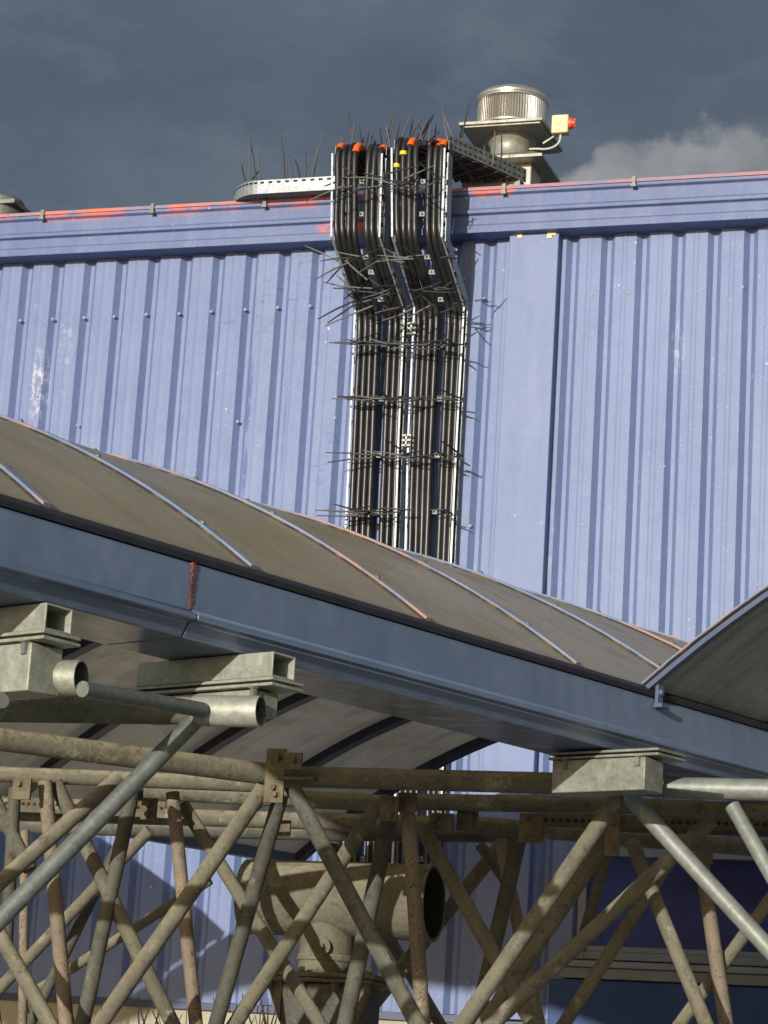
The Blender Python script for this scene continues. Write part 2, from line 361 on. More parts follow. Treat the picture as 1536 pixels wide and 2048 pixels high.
for px,py in scr:
    p=W(px,py,YW-.038); c=MB(); c.lathe(p,[(.0,.006),(.004,.006),(.005,.003),(.009,.002),(.0105,0)],12,ax=-UY); build('screw',c,M['screw'],bld)
w0=W(1178,1700,YW-.08); w1=W(1600,1900,YW-.08); wz1=W(1178,1712,YW-.08).z; wz0=W(1178,1902,YW-.08).z
win=MB(); x0,x1=w0.x,w1.x; t=.045
win.bb(x0-t,x0,YW-.10,YW,wz0-t,wz1+t); win.bb(x1,x1+t,YW-.10,YW,wz0-t,wz1+t); win.bb(x0,x1,YW-.10,YW,wz1,wz1+t); win.bb(x0,x1,YW-.10,YW,wz0-t,wz0)
win.bb(x0,x1,YW-.085,YW-.05,wz0,wz0+.03)
wn=build('window',win,M['frame'],bld,bevel=.004)
c=MB(); c.bb(x0,x1,YW-.07,YW-.05,wz0+.031,wz1); build('pane',c,M['glass'],wn,smooth=False)
c=MB(); c.bb(x0-.12,x1+.1,YW-.17,YW-.04,wz0-.09,wz0-.055); c.bb(x0-.12,x1+.1,YW-.14,YW-.04,wz0-.15,wz0-.092); build('sill',c,M['frame'],wn,bevel=.004)
c=MB(); c.bb(x0-.16,x1+.1,YW-.20,YW-.04,wz0-.5,wz0-.16); o=build('apron_panel',c,M['apron'],bld,bevel=.006)

# ---------------------------------------------------------------- roof fan
fx=W(1024,372,14.0); FC=Vector((fx.x-.02,14.0,fx.z-.02))
fan=empty('roof_fan',FC,'silver round roof extractor fan with louvred drum on square plates','roof fan')
c=MB(); c.box(FC+Vector((.05,0,-.05)),.24,.24,.36); build('curb',c,M['white'],fan,bevel=.006)
c=MB(); z=.13
ox=Vector((.03,0,0))
c.add([FC+ox+Vector((a*.235,b*.235,z)) for a,b in((-1,-1),(1,-1),(1,1),(-1,1))]+[FC+ox+Vector((a*.15,b*.15,z+.05)) for a,b in((-1,-1),(1,-1),(1,1),(-1,1))]+[FC+ox+Vector((a*.235,b*.235,z-.018)) for a,b in((-1,-1),(1,-1),(1,1),(-1,1))],
   [(0,1,5,4),(1,2,6,5),(2,3,7,6),(3,0,4,7),(4,5,6,7),(8,9,1,0),(9,10,2,1),(10,11,3,2),(11,8,0,3),(11,10,9,8)])
build('lower_plate',c,M['fanp'],fan)
c=MB(); c.lathe(FC,[(.15,.16),(.13,.19),(.125,.24),(.13,.27),(.15,.30),(.17,.33)],36); build('neck',c,M['fanp'],fan)
c=MB(); c.box(FC+Vector((0,0,.342)),.53,.53,.022); c.box(FC+Vector((0,0,.3245)),.50,.50,.012); build('mounting_plate',c,M['fanp'],fan,bevel=.003)
c=MB(); c.lathe(FC,[(.16,.352),(.2,.365),(.215,.375),(.205,.38),(.18,.385)],40); build('collar',c,M['fan'],fan)
c=MB(); c.lathe(FC,[(.203,.38),(.203,.56)],48,mi=0)
for k in range(76):
    a=2*math.pi*k/76; d=Vector((math.cos(a),math.sin(a),0)); n_=Vector((-d.y,d.x,0)); n2=(n_*.7+d*.7).normalized()
    c.obox(FC+d*.211+UZ*.47,n2,n2.cross(UZ),UZ,.018,.002,.178)
c.lathe(FC,[(.218,.378),(.223,.378),(.223,.39),(.2,.392)],48); c.lathe(FC,[(.2,.55),(.223,.552),(.223,.566),(.2,.568)],48)
build('louvre_drum',c,[M['fan'],M['hole']],fan)
c=MB(); c.lathe(FC,[(.21,.565),(.226,.568),(.228,.580),(.222,.594),(.207,.607),(.185,.617),(.165,.621),(.162,.629),(.12,.638),(.0,.643)],56); build('cap',c,M['fan'],fan)
SP=W(1122,251,13.85)
sw=empty('isolator_switch',SP,'cream isolator switch box with red knob beside the roof fan','switch')
c=MB(); c.box(SP,.105,.07,.118); build('housing',c,M['cream'],sw,bevel=.008)
c=MB(); c.lathe(SP+Vector((-.014,-.036,.018)),[(.022,0),(.022,.004),(.0,.005)],20,ax=-UY); build('cover_disc',c,M['cream'],sw)
c=MB(); c.lathe(SP+Vector((-.014,-.036,-.028)),[(.018,0),(.018,.004),(.0,.005)],20,ax=-UY); build('cover_disc',c,M['cream'],sw)
c=MB(); c.lathe(SP+Vector((.053,-.0,.010)),[(.034,0),(.034,.020),(.026,.022),(.024,.036),(.0,.037)],20,ax=UX); c.box(SP+Vector((.083,0,.010)),.018,.014,.05); build('knob',c,M['red'],sw)
c=MB(); c.obox(SP+Vector((-.065,.02,-.075)),(UX*.8+UZ*.5).normalized(),UY,UZ,.11,.02,.012); build('bracket',c,M['fanp'],sw)
c=MB(); a=SP+Vector((0,0,-.059)); c.tube(chaikin([a,a+Vector((0,0,-.03)),a+Vector((-.012,0,-.06)),a+Vector((-.05,0,-.085)),a+Vector((-.10,0,-.09)),a+Vector((-.15,.02,-.075)),a+Vector((-.20,.03,-.07))]),.007,8)
build('lead',c,M['white'],sw)
def mound(px,py,w,h,label):
    p=W(px,py,13.62); c=MB(); n=24; vs=[]; fs=[]
    for i in range(7):
        a=i/6*math.pi/2; r=math.cos(a)
        for k in range(n): b=2*math.pi*k/n; vs.append(p+Vector((math.cos(b)*w/2*r,math.sin(b)*.12*r,h*(math.sin(a))-h)))
    for i in range(6):
        for k in range(n): k2=(k+1)%n; fs.append((i*n+k,i*n+k2,(i+1)*n+k2,(i+1)*n+k))
    c.add(vs,fs); c.box(p+Vector((0,0,-h-.03)),w,.22,.06)
    tag(build('roof_pad',c,M['plinth']),label,'roof pad')
mound(648,378,.17,.05,'small cream rounded pad at the parapet left of the cable trays')
mound(992,358,.36,.045,'wide cream rounded pad at the parapet below the roof fan')
p=W(0,414,13.9); c=MB(); c.lathe(p,[(.16,-.12),(.16,.03),(.14,.045),(.05,.09),(.0,.10)],24); c.box(p+Vector((.0,0,-.02)),.36,.3,.03)
tag(build('roof_vent',c,M['galvd'],bevel=.003),'dark low roof vent peeking over the parapet at the left edge','roof vent')

# ---------------------------------------------------------------- cable trays and cables
YU=12.95; YLo=13.325
T1=[(669,770,1770,YLo),(697,800,1070,YLo),(706,806,880,YLo),(716,817,628,YLo),(669,768,482,YU),(671,773,316,YU)]
T2=[(789,885,1770,YLo),(817,912,1090,YLo),(822,922,880,YLo),(834,936,622,YLo),(790,892,482,YU),(789,898,305,YU)]
def stations(T): return [(W(a,y,Y),W(b,y,Y)) for a,b,y,Y in T]
tray_lab=['left galvanised cable ladder climbing the blue wall and over the parapet','right galvanised cable ladder climbing the blue wall and over the parapet']
fr=[[.085,.20,.315,.43,.685,.80,.915],[.085,.20,.315,.43,.68,.795,.91]]
ordn=['first','second','third','fourth','fifth','sixth','seventh']
for ti,T in enumerate((T1,T2)):
    S=stations(T); side='left' if ti==0 else 'right'
    root=empty('cable_ladder',S[0][0],tray_lab[ti],'cable tray')
    for j in (0,1):
        pts=[s[j] for s in S]; top=pts[-1]
        c=MB(); c.rail(pts,UX,.004,.075,flip=-1)
        sg=1 if j==0 else -1
        c.rail([q+UX*sg*.006 for q in pts],UX,.013,.003,flip=-1)
        c.rail([q+UX*sg*.005-UY*.073 for q in pts],UX,.011,.003,flip=-1)
        for a,b in zip(pts[:-1],pts[1:]):
            L=(b-a).length; n=int(L/.16)
            for i in range(n):
                q=a.lerp(b,(i+.5)/n)-UY*.04; c.obox(q,UX,UY,(b-a).normalized(),.0065,.012,.03,1)
        build('side_rail',c,[M['traym'],M['hole']],root)
        c=MB(); e=top+UY*.5; c.obox((top+e)/2+UZ*.045,UX,UY,UZ,.004,.52,.06)
        for i in range(9):
            c.obox(top.lerp(e,(i+.5)/9)+UZ*.05,UX,UY,UZ,.0065,.03,.012,1)
        build('top_rail',c,[M['galvd'],M['hole']],root)
    for y in (545,600,690,800,912,1025,1140,1250,1360,1480,1600,1720,430,365,515):
        for k in range(len(T)-1):
            if T[k+1][2]<=y<=T[k][2]:
                f=(T[k][2]-y)/(T[k][2]-T[k+1][2]); a=S[k][0].lerp(S[k+1][0],f); b=S[k][1].lerp(S[k+1][1],f)
                c=MB(); c.obox((a+b)/2-UY*.008,(b-a).normalized(),UY,UZ,(b-a).length-.006,.012,.028)
                for i in range(14): c.obox(a.lerp(b,(i+.5)/14)-UY*.0145,UX,UY,UZ,.011,.002,.010,1)
                build('rung',c,[M['galvd'],M['hole']],root)
    for ci,f in enumerate(fr[ti]):
        pts=[]
        for k,(a,b) in enumerate(S):
            ff=f+random.uniform(-.008,.008); pts.append(a.lerp(b,ff)-UY*.033)
            if k<len(S)-1:
                a2,b2=S[k+1]; J=.005 if k<3 else .018
                for u in ((.33,.66) if k!=0 else (.2,.4,.6,.8)): pts.append(a.lerp(a2,u).lerp(b.lerp(b2,u),f+random.uniform(-J,J))-UY*(.033+random.uniform(0,.006)))
        e=pts.pop()
        lift=random.uniform(-.006,.014)
        pts+= [e+Vector((0,-.004,-.03)),e+Vector((0,.005,.04+lift)),e+Vector((0,.06,.085+lift)),e+Vector((.0,.16,.085+lift)),e+Vector((.0,.55,.03))]
        pp=chaikin(pts,3)
        lab=f'{ordn[ci]} black cable from the left in the {side} cable ladder'
        c=MB(); c.tube(pp,.0180,14); root2=build('power_cable',c,M['cable']); tag(root2,lab,'cable',f'black cables in the {side} cable ladder')
        zz=e.z
        if (ti,ci) in ((0,0),(0,3),(0,6),(1,2),(1,4),(1,5),(1,6)):
            lo=.022 if (ti,ci) not in ((0,0),(0,6)) else .045
            seg=[q for q in pp if q.z>zz+lo and q.y<e.y+.11]
            if len(seg)>1: c=MB(); c.tube(seg,.0208,12); build('orange_sleeve',c,M['orange'],root2)
        if (ti,ci) in ((1,0),(1,1)):
            seg=[q for q in pp if zz-.035<q.z<zz+.02 and q.y<e.y+.1]
            if ti==1 and ci==0: seg=[q-UZ*.08 for q in seg]
            if len(seg)>1: c=MB(); c.tube([seg[0],seg[0].lerp(seg[-1],.5)],.0225,12); build('yellow_tape',c,M['yellow'],root2)
for px,py,w in ((823,657,'upper'),(813,881,'lower')):
    p=W(px,py,13.24); c=MB(); c.box(p,.012,.02,.075)
    for k in (-1,0,1): c.box(p+Vector((.012,-.003,k*.03)),.034,.014,.011); c.box(p+Vector((-.016,-.003,k*.03)),.02,.014,.011)
    tag(build('splice_clamp',c,M['galv'],bevel=.001),f'{w} white metal clamp joining the two cable ladders','clamp')
zt=W(668,352,13.1).z
A0=Vector((W(668,365,13.1).x+.04,13.12,zt)); A1=Vector((W(520,365,13.15).x,13.12,zt)); 
rt=empty('roof_cable_tray',A1,'galvanised perforated roof tray with rounded left end','cable tray')
outer=[A0,A1]; Rr=.30; cen=A1+UY*Rr
for k in range(1,13):
    a=k/12*math.pi/2; outer.append(cen+Vector((-math.sin(a)*.24,-math.cos(a)*Rr,0)))
outer.append(outer[-1]+UY*.5)
c=MB()
for a,b in zip(outer[:-1],outer[1:]):
    d=(b-a); n_=d.cross(UZ).normalized(); m_=(a+b)/2
    c.obox(m_-UZ*.035,d.normalized(),n_,UZ,d.length+.001,.004,.085)
    ns=max(1,int(d.length/.05))
    for i in range(ns): c.obox(a.lerp(b,(i+.5)/ns)-UZ*.008,d.normalized(),n_,UZ,.024,.0075,.012,1)
build('side_rail',c,[M['traym'],M['hole']],rt)
c=MB()
ring=[q for q in outer]; inner=[A0+UY*.3,A1+UY*.3]+[A1+UY*.3]*12+[A1+UY*.8]
vs=[q-UZ*.075 for q in ring]+[q-UZ*.075 for q in inner]; n=len(ring)
c.add(vs,[(i,i+1,n+i+1,n+i) for i in range(n-1)]); build('tray_floor',c,M['galvd'],rt)
zt2=W(895,288,YU).z
B0=Zp(895,282,zt2+.02); B1=Zp(1052,352,zt2+.02)
rt2=empty('roof_cable_tray',B0,'galvanised perforated roof tray running toward the round fan','cable tray')
d=(B1-B0); du=d.normalized(); nn=du.cross(UZ).normalized()
if nn.y>0: nn=-nn
def perf(c,a,b,h,ns,rows=(0,)):
    d=b-a; n_=d.cross(UZ).normalized(); c.obox((a+b)/2,d.normalized(),n_,UZ,d.length,.004,h)
    for r in rows:
        for i in range(ns): c.obox(a.lerp(b,(i+.5)/ns)+UZ*r,d.normalized(),n_,UZ,d.length/ns*.5,.0075,.011,1)
c=MB(); perf(c,B0,B1,.085,16,(-.02,.02)); build('side_rail',c,[M['galvd'],M['hole']],rt2)
Q=-nn*.30
c=MB(); perf(c,B0+Q,B1+Q,.085,16,(-.02,.02)); build('side_rail',c,[M['galvd'],M['hole']],rt2)
c=MB()
for i in range(9): 
    a=B0+Q*((i+.5)/9)-UZ*.045; c.obox((a+a+d)/2,du,nn,UZ,d.length,.012,.004)
for i in range(7): a=B0.lerp(B1,(i+.5)/7)-UZ*.0495; c.obox(a+Q/2,du,nn,UZ,.02,.3,.004)
build('tray_floor',c,M['galvd'],rt2)
for i in range(5):
    a=B0+Q*((i+.7)/6)-UZ*.022; c=MB(); c.tube([a-du*.1,a+du*d.length*.5,a+du*d.length*.98],.018,10)
    tag(build('power_cable',c,M['cable']),'black cable lying in the roof tray beside the round fan','cable','black cables in the right roof tray')

# ---------------------------------------------------------------- cable ties
def tie(a,b,label,group=None,r=.0052):
    m_=a.lerp(b,.5)+Vector((random.uniform(-1,1),random.uniform(-1,1),random.uniform(-1,1)))*(b-a).length*.03
    c=MB(); c.tube([a,m_,b],r,4,radii=[r,r*.95,r*.6]); tag(build('cable_tie',c,M['tie']),label,'cable tie',group)
L='black cable tie tail sticking up from the rounded roof tray'
for a,b,x,y in ((500,360,500,266),(512,362,499,274),(522,358,514,298),(505,358,520,340),(570,358,562,272),(585,356,579,312),(600,356,590,318),(611,356,612,303),(624,354,646,268),(626,354,637,282),(608,356,621,318),(573,356,574,325),(490,360,484,330)):
    tie(W(a,b,13.2),W(x,y,13.2+random.uniform(-.05,.05)),L,'cable ties on the rounded roof tray')
L='black cable tie tail sticking up where the cables cross the parapet'
for a,b,x,y in ((706,300,697,224),(712,300,700,252),(724,296,719,252),(730,300,738,264),(742,298,745,268),(770,290,786,224),(775,288,792,222),(765,295,760,256),(752,292,748,280),(800,285,831,217),(812,288,846,234),(828,285,868,228),(842,288,863,236),(838,280,856,240),(895,280,884,200),(905,275,888,232),(924,275,942,195),(920,275,926,250),(868,285,872,250),(690,300,684,270),(780,295,772,250),(850,290,880,262),(835,282,866,234),(720,300,728,275),(790,290,799,250),(858,284,862,246),(702,298,712,236),(818,284,826,240),(846,286,838,246),(985,330,990,262),(1000,335,1003,270),(975,330,968,290)):
    tie(W(a,b,13.1),W(x,y,13.1+random.uniform(-.06,.06)),L,'cable ties above the parapet',.0056)
L='long black cable tie tail sticking out left of the ladders at the upper bend'
for a,b,x,y in ((705,522,628,560),(700,515,652,567),(735,560,690,520),(712,600,636,638),(715,605,655,646),(745,612,650,652),(725,575,688,598),(700,350,650,372),(705,372,668,380)):
    tie(W(a,b,12.88),W(x,y,12.85+random.uniform(-.06,.1)),L,'cable ties at the ladder bend',.006)
rows=[(355,672,890,12.82,11),(375,672,890,12.82,8),(520,680,900,12.88,15),(580,700,915,13.0,18),(612,710,920,13.08,14),(687,712,925,13.18,22),(798,708,920,13.20,18),(912,703,915,13.20,15),(1024,698,910,13.20,16)]
names=['below the parapet top','at the parapet face','at the top of the slanted ladder part','on the slanted ladder part','at the foot of the slanted ladder part','on the rung below the slanted part','on the rung beside the upper wall','on the rung above the vault','on the lowest rung above the vault']
for (y,xa,xb,Y,n),nm in zip(rows,names):
    for i in range(n):
        x=random.uniform(xa,xb); s=random.choice((-1,-1,1)); L_=random.uniform(25,80)
        if x>870: s=random.choice((-1,1)); L_=random.uniform(12,34)
        a=W(x,y+random.uniform(-6,6),Y-.03); b=W(x+s*L_,y+random.uniform(-24,24)*(.5 if y>650 else 1.3),Y-random.uniform(.03,.12))
        tie(a,b,f'short black cable tie tail {nm}',f'cable ties {nm}',.0054)
L='long black cable tie tail pointing left off the straight ladder'
for a,b,x,y in ((790,688,668,684),(780,690,692,679),(750,797,690,795),(780,800,752,772),(750,911,652,905),(745,916,655,925),(810,905,770,878),(915,905,882,882),(745,1022,630,1020),(750,1027,634,1031),(925,798,880,778),(720,1023,668,1008)):
    tie(W(a,b,13.18),W(x,y,13.10),L,'long cable ties on the straight ladder',.006)
tie(W(925,565,12.95),W(957,517,12.9),'single black cable tie tail sticking out right of the ladders')
L='black cable tie tail sticking up at the cream base of the wall'
for i in range(30):
    x=random.uniform(0,560); tie(W(x,2070,13.2),W(x+random.uniform(-25,25),random.uniform(1985,2025),13.15),L,'cable ties at the wall base',.005)

# ---------------------------------------------------------------- barrel vaults and gutter
k0=5.7
O=Dp(0,988,k0); S_=.857*k0; rise=.136*k0; R_=((S_/2)**2+rise**2)/(2*rise)
SOFF=[0.0]
def C(t,s,z): return O+G*t+H*(s+SOFF[0])+UZ*z
def arcpts(n=40,dr=0.0,s0=0,s1=1):
    a0=math.asin(S_/2/R_); out=[]
    for i in range(n+1):
        a=-a0+2*a0*(s0+(s1-s0)*i/n); out.append((S_/2+(R_+dr)*math.sin(a),(R_+dr)*math.cos(a)-(R_-rise)))
    return out
def archbar(t0,t1,dr0,dr1,sgn=1):
    c=MB(); A=arcpts(44,dr0); B=arcpts(44,dr1); n=len(A)
    vs=[C(t0,sgn*s,z) for s,z in A]+[C(t1,sgn*s,z) for s,z in A]+[C(t1,sgn*s,z) for s,z in B]+[C(t0,sgn*s,z) for s,z in B]; fs=[]
    for j in range(4):
        j2=(j+1)%4
        for i in range(n-1): fs.append((j*n+i,j*n+i+1,j2*n+i+1,j2*n+i))
    fs+=[(0,n,2*n,3*n),(n-1,2*n-1,3*n-1,4*n-1)]
    c.add(vs,fs); return c
def vault(name,label,ts,sgn,matp,thin=False,caps=True):
    root=empty(name,C(ts[0],0,0),label,'canopy')
    for a,b in zip(ts[:-1],ts[1:]):
        build('roof_panel',archbar(a,b,-.006,.0,sgn),matp,root)
    for ti_,t in enumerate(ts):
        rb=build('rib',archbar(t-.010,t+.014,.001,.012,sgn),M['rib'],root)
        build('rib_edge',archbar(t-.0135,t-.0103,.001,.005,sgn),M['edge'],rb)
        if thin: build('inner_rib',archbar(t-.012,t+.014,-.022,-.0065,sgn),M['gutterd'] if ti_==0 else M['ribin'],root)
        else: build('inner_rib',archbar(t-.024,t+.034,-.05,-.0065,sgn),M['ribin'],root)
        if caps:
            for q in (.06,.14,.22,.30,.38):
                i=int(q*44); s,z=arcpts(44,.012)[i]; p=C(t+.003,sgn*s,z)
                nv=(H*sgn*(s-S_/2)+UZ*(z+R_-rise)).normalized(); c=MB(); c.lathe(p,[(.009,0),(.008,.005),(.0,.008)],8,ax=nv); build('bolt_cap',c,M['galvd'],rb)
    c=MB()
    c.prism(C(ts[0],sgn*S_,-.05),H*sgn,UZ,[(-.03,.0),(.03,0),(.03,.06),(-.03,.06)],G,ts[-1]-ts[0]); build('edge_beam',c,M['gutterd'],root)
    return root
vault('barrel_vault_roof','long barrel vault roof of dull brown translucent panels with blue ribs',[.14+.718*i for i in range(-1,10)],1,M['poly'])
vault('barrel_vault_roof','smoked barrel vault roof rising at the right edge beyond the gutter',[.4664*k0+.718*i for i in range(6)],-1,M['poly2'],thin=True)
SOFF[0]=S_+.07
vault('barrel_vault_roof','unseen barrel vault roof added behind the long brown one to shade the wall',[.14+.718*i for i in range(0,7)],1,M['poly'],caps=False)  # out-of-sight vault, added to cast shade on the lower-left wall
SOFF[0]=0.0
gt=empty('roof_gutter',C(0,0,-.2),'long blue grey box gutter running along the vault foot','gutter')
tj=.1074*k0
gp=[(-.28,-.035),(.022,-.035),(.03,-.045),(.034,-.158),(.060,-.166),(.060,-.182),(.034,-.186),(.012,-.222),(-.25,-.222),(-.28,-.2)]
for a,b in ((-.7,tj-.003),(tj+.003,7.2)):
    c=MB(); c.prism(C(a,0,0),-H,UZ,gp,G,b-a); build('gutter_section',c,M['gutter'],gt,bevel=.003)
c=MB(); c.prism(C(-.7,0,0),-H,UZ,[(-.05,-.034),(.030,-.034),(.032,-.02),(.012,-.004),(-.012,.006),(-.05,.0)],G,7.9); build('rubber_seal',c,M['gasket'],gt)
c=MB(); n=24
for i in range(n):
    z_=-.04-.118*i/n; w_=random.uniform(.005,.013); o_=random.uniform(-.004,.004); c.obox(C(tj+o_,-.0305,z_),G,H,UZ,w_,.010,.0055)
c.obox(C(tj,-.03,-.1),G,H,UZ,.0055,.008,.12)
o=build('joint_strip',c,M['joint'],gt); o['label']='dark rusty open joint in the gutter'
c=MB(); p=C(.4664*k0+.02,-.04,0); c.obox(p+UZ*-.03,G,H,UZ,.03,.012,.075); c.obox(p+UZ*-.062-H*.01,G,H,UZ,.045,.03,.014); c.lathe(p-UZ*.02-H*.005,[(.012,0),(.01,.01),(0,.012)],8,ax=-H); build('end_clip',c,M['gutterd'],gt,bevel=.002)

# ---------------------------------------------------------------- support brackets
zr=O.z-.225
def bolt(c,p,ax,r=.012,h=.012):
    c.lathe(p,[(r*1.5,0),(r*1.5,.003),(r,.003),(r,h),(0,h)],6,ax=ax)
def onebolt(p,ax,r,h,root,mt):
    c=MB(); bolt(c,p,ax,r,h); build('bolt',c,M[mt],root)
def bracket(name,label,px,py,L,has_rhs,hb,Lb,wb,tube_end,tube_len,d_px,matb,soff=0,goff=0):
    top=.062 if has_rhs else 0
    P=Zp(px,py,zr-.031 if has_rhs else zr-.012)
    root=empty(name,P,label,'bracket','gutter support brackets')
    if has_rhs:
        c=MB(); c.hrect(P,G,UZ,.085,.062,.005,H,L); build('box_tube',c,matb,root,bevel=.0015)
    zz=zr-top
    for q in (.008,.022):
        c=MB(); c.obox(Vector((P.x,P.y,zz-q))+H*(L/2),H,G,UZ,L+.035,.118+abs(goff)*1.2,.008)
        build('flange_plate',c,matb,root,bevel=.0015)
    for e in (.05,L-.05): onebolt(Vector((P.x,P.y,zz-.027))+H*e-G*(.05+abs(goff)),-UZ,.010,.03,root,'galvd')
    c=MB(); q=Vector((P.x,P.y,zz-.03-hb/2))+H*(L-Lb/2+soff)+G*goff
    c.obox(q,H,G,UZ,Lb,wb,hb); build('saddle',c,matb,root,bevel=.003)
    if tube_end:
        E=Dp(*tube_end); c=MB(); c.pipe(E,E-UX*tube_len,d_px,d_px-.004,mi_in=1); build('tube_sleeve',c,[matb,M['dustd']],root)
    return root
bracket('support_bracket','galvanised bracket under the gutter at the left edge with open tube ends',118,1238,.5,True,.112,.5,.10,(163,1356,5.80),.45,.042,M['galv'],.03)
bracket('support_bracket','galvanised bracket with open box tube under the gutter joint',568,1333,.47,True,.06,.42,.085,(522,1423,6.15),.175,.039,M['galv'])
M['galvm']=galv('galvanised_steel_mid',(.30,.32,.285),(.23,.25,.22),.25,.5,.85)
bracket('support_bracket','flat galvanised bracket under the right part of the gutter',1335,1508,.36,False,.098,.335,.10,None,0,.03,M['galvm'],0,-.03)

# ---------------------------------------------------------------- lattice trusses
zc=2.56; zf=2.63
tr1=empty('lattice_truss',Zp(768,1560,zf),'dusty brown tubular lattice truss with the front chord under the brackets','truss')
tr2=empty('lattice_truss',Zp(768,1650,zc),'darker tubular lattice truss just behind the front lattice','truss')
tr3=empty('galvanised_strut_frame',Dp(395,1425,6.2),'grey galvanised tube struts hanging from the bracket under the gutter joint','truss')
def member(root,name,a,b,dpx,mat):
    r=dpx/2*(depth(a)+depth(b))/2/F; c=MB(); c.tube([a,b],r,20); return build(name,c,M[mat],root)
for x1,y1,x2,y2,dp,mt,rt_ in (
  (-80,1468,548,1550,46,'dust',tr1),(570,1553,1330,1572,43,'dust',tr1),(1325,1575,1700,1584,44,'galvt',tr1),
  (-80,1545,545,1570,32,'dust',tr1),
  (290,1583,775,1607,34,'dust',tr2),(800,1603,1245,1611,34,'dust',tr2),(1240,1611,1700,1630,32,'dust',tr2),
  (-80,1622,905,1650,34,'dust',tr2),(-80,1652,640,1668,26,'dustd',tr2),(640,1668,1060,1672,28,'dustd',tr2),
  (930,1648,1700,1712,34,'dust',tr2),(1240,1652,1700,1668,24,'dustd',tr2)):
    zz_=zf if rt_ is tr1 else (zc+.08)
    member(rt_,'chord',Zp(x1,y1,zz_),Zp(x2,y2,zz_),dp,mt)
a=Dp(522,1423,6.15)-UX*.17; b=a-UX*1.6
member(tr3,'strut',a,b,54,'dust'); member(tr3,'strut',Dp(165,1378,5.76),Dp(405,1420,6.15),32,'galvd')
member(tr3,'strut',Dp(395,1435,6.2),Dp(-60,1900,5.9),38,'galvd'); member(tr3,'strut',Dp(0,1400,5.7),Dp(-60,1520,5.9),38,'galvd')
def diag(root,x1,y1,x2,y2,Ya,Yb,dp,mt):
    if y2>=2030:
        f=(2230-y1)/(y2-y1); x2=x1+(x2-x1)*f; y2=2230
    k=.45 if root is tr1 else .35
    member(root,'diagonal_tube',W(x1,y1,Ya+k),W(x2,y2,Yb+k),dp*.93,mt)
FA=7.6
for d_ in (
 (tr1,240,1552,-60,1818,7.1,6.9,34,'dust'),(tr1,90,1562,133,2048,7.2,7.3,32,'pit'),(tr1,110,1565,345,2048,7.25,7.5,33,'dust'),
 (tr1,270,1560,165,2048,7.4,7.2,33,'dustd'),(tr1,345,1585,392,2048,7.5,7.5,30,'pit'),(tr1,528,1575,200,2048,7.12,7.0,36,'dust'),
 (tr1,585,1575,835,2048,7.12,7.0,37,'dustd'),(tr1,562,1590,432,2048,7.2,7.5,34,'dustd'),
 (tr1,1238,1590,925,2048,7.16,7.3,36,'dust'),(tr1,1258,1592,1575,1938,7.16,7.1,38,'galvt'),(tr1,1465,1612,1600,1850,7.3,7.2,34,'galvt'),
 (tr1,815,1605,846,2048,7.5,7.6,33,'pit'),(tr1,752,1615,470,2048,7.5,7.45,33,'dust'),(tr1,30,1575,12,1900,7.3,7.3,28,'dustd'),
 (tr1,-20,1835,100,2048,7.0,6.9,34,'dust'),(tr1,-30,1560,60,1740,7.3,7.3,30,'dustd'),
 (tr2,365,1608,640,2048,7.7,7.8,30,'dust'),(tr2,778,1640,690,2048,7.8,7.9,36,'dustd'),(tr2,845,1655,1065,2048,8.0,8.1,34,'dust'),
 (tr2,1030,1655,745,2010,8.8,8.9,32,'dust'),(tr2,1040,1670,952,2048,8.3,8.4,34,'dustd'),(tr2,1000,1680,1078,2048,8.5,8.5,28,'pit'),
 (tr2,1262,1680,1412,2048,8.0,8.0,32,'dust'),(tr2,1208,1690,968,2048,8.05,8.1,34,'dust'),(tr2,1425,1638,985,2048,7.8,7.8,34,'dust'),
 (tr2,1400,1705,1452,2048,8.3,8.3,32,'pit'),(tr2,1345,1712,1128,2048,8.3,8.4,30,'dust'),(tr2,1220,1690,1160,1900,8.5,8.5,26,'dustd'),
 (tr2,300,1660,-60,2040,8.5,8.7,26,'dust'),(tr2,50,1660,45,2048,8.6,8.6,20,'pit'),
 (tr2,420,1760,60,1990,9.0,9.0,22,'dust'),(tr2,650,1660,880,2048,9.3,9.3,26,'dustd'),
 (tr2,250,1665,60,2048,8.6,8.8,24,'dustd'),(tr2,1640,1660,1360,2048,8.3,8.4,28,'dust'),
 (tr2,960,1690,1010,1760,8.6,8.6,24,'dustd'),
 ): diag(*d_)
def nplate(root,x0,y0,x1,y1,Y,bolts=()):
    a=W(x0,y0,Y); b=W(x1,y1,Y); c=MB(); w=b.x-a.x; h=a.z-b.z; cc=(a+b)/2
    c.box(cc,w,.012,h); pl_=build('node_plate',c,M['plate'],root,bevel=.0015)
    for u,v in bolts: onebolt(Vector((a.x+w*u,Y-.006,a.z-h*v)),-UY,.010,.016,pl_,'plate')
nplate(tr1,535,1497,566,1606,FA-.09,((.6,.18),(.6,.85),(.5,.72))); nplate(tr1,572,1505,603,1540,FA-.095,((.5,.5),))
c=MB(); a=W(556,1558,FA-.08); b=W(632,1558,FA-.08); c.box((a+b)/2,(b-a).x,.05,.008); build('gusset',c,M['plate'],tr1)
nplate(tr2,762,1592,795,1642,7.85,((.6,.3),(.6,.8))); nplate(tr2,798,1585,832,1625,7.9,((.3,.2),))
nplate(tr2,860,1626,905,1665,8.3,((.25,.3),(.25,.75))); nplate(tr2,915,1622,955,1662,8.35,((.7,.3),(.7,.75)))
nplate(tr2,1040,1626,1085,1686,8.25,((.3,.2),(.3,.8))); nplate(tr2,1212,1630,1238,1712,8.05,((.5,.2),(.5,.8))); nplate(tr2,1245,1640,1330,1655,8.1,())
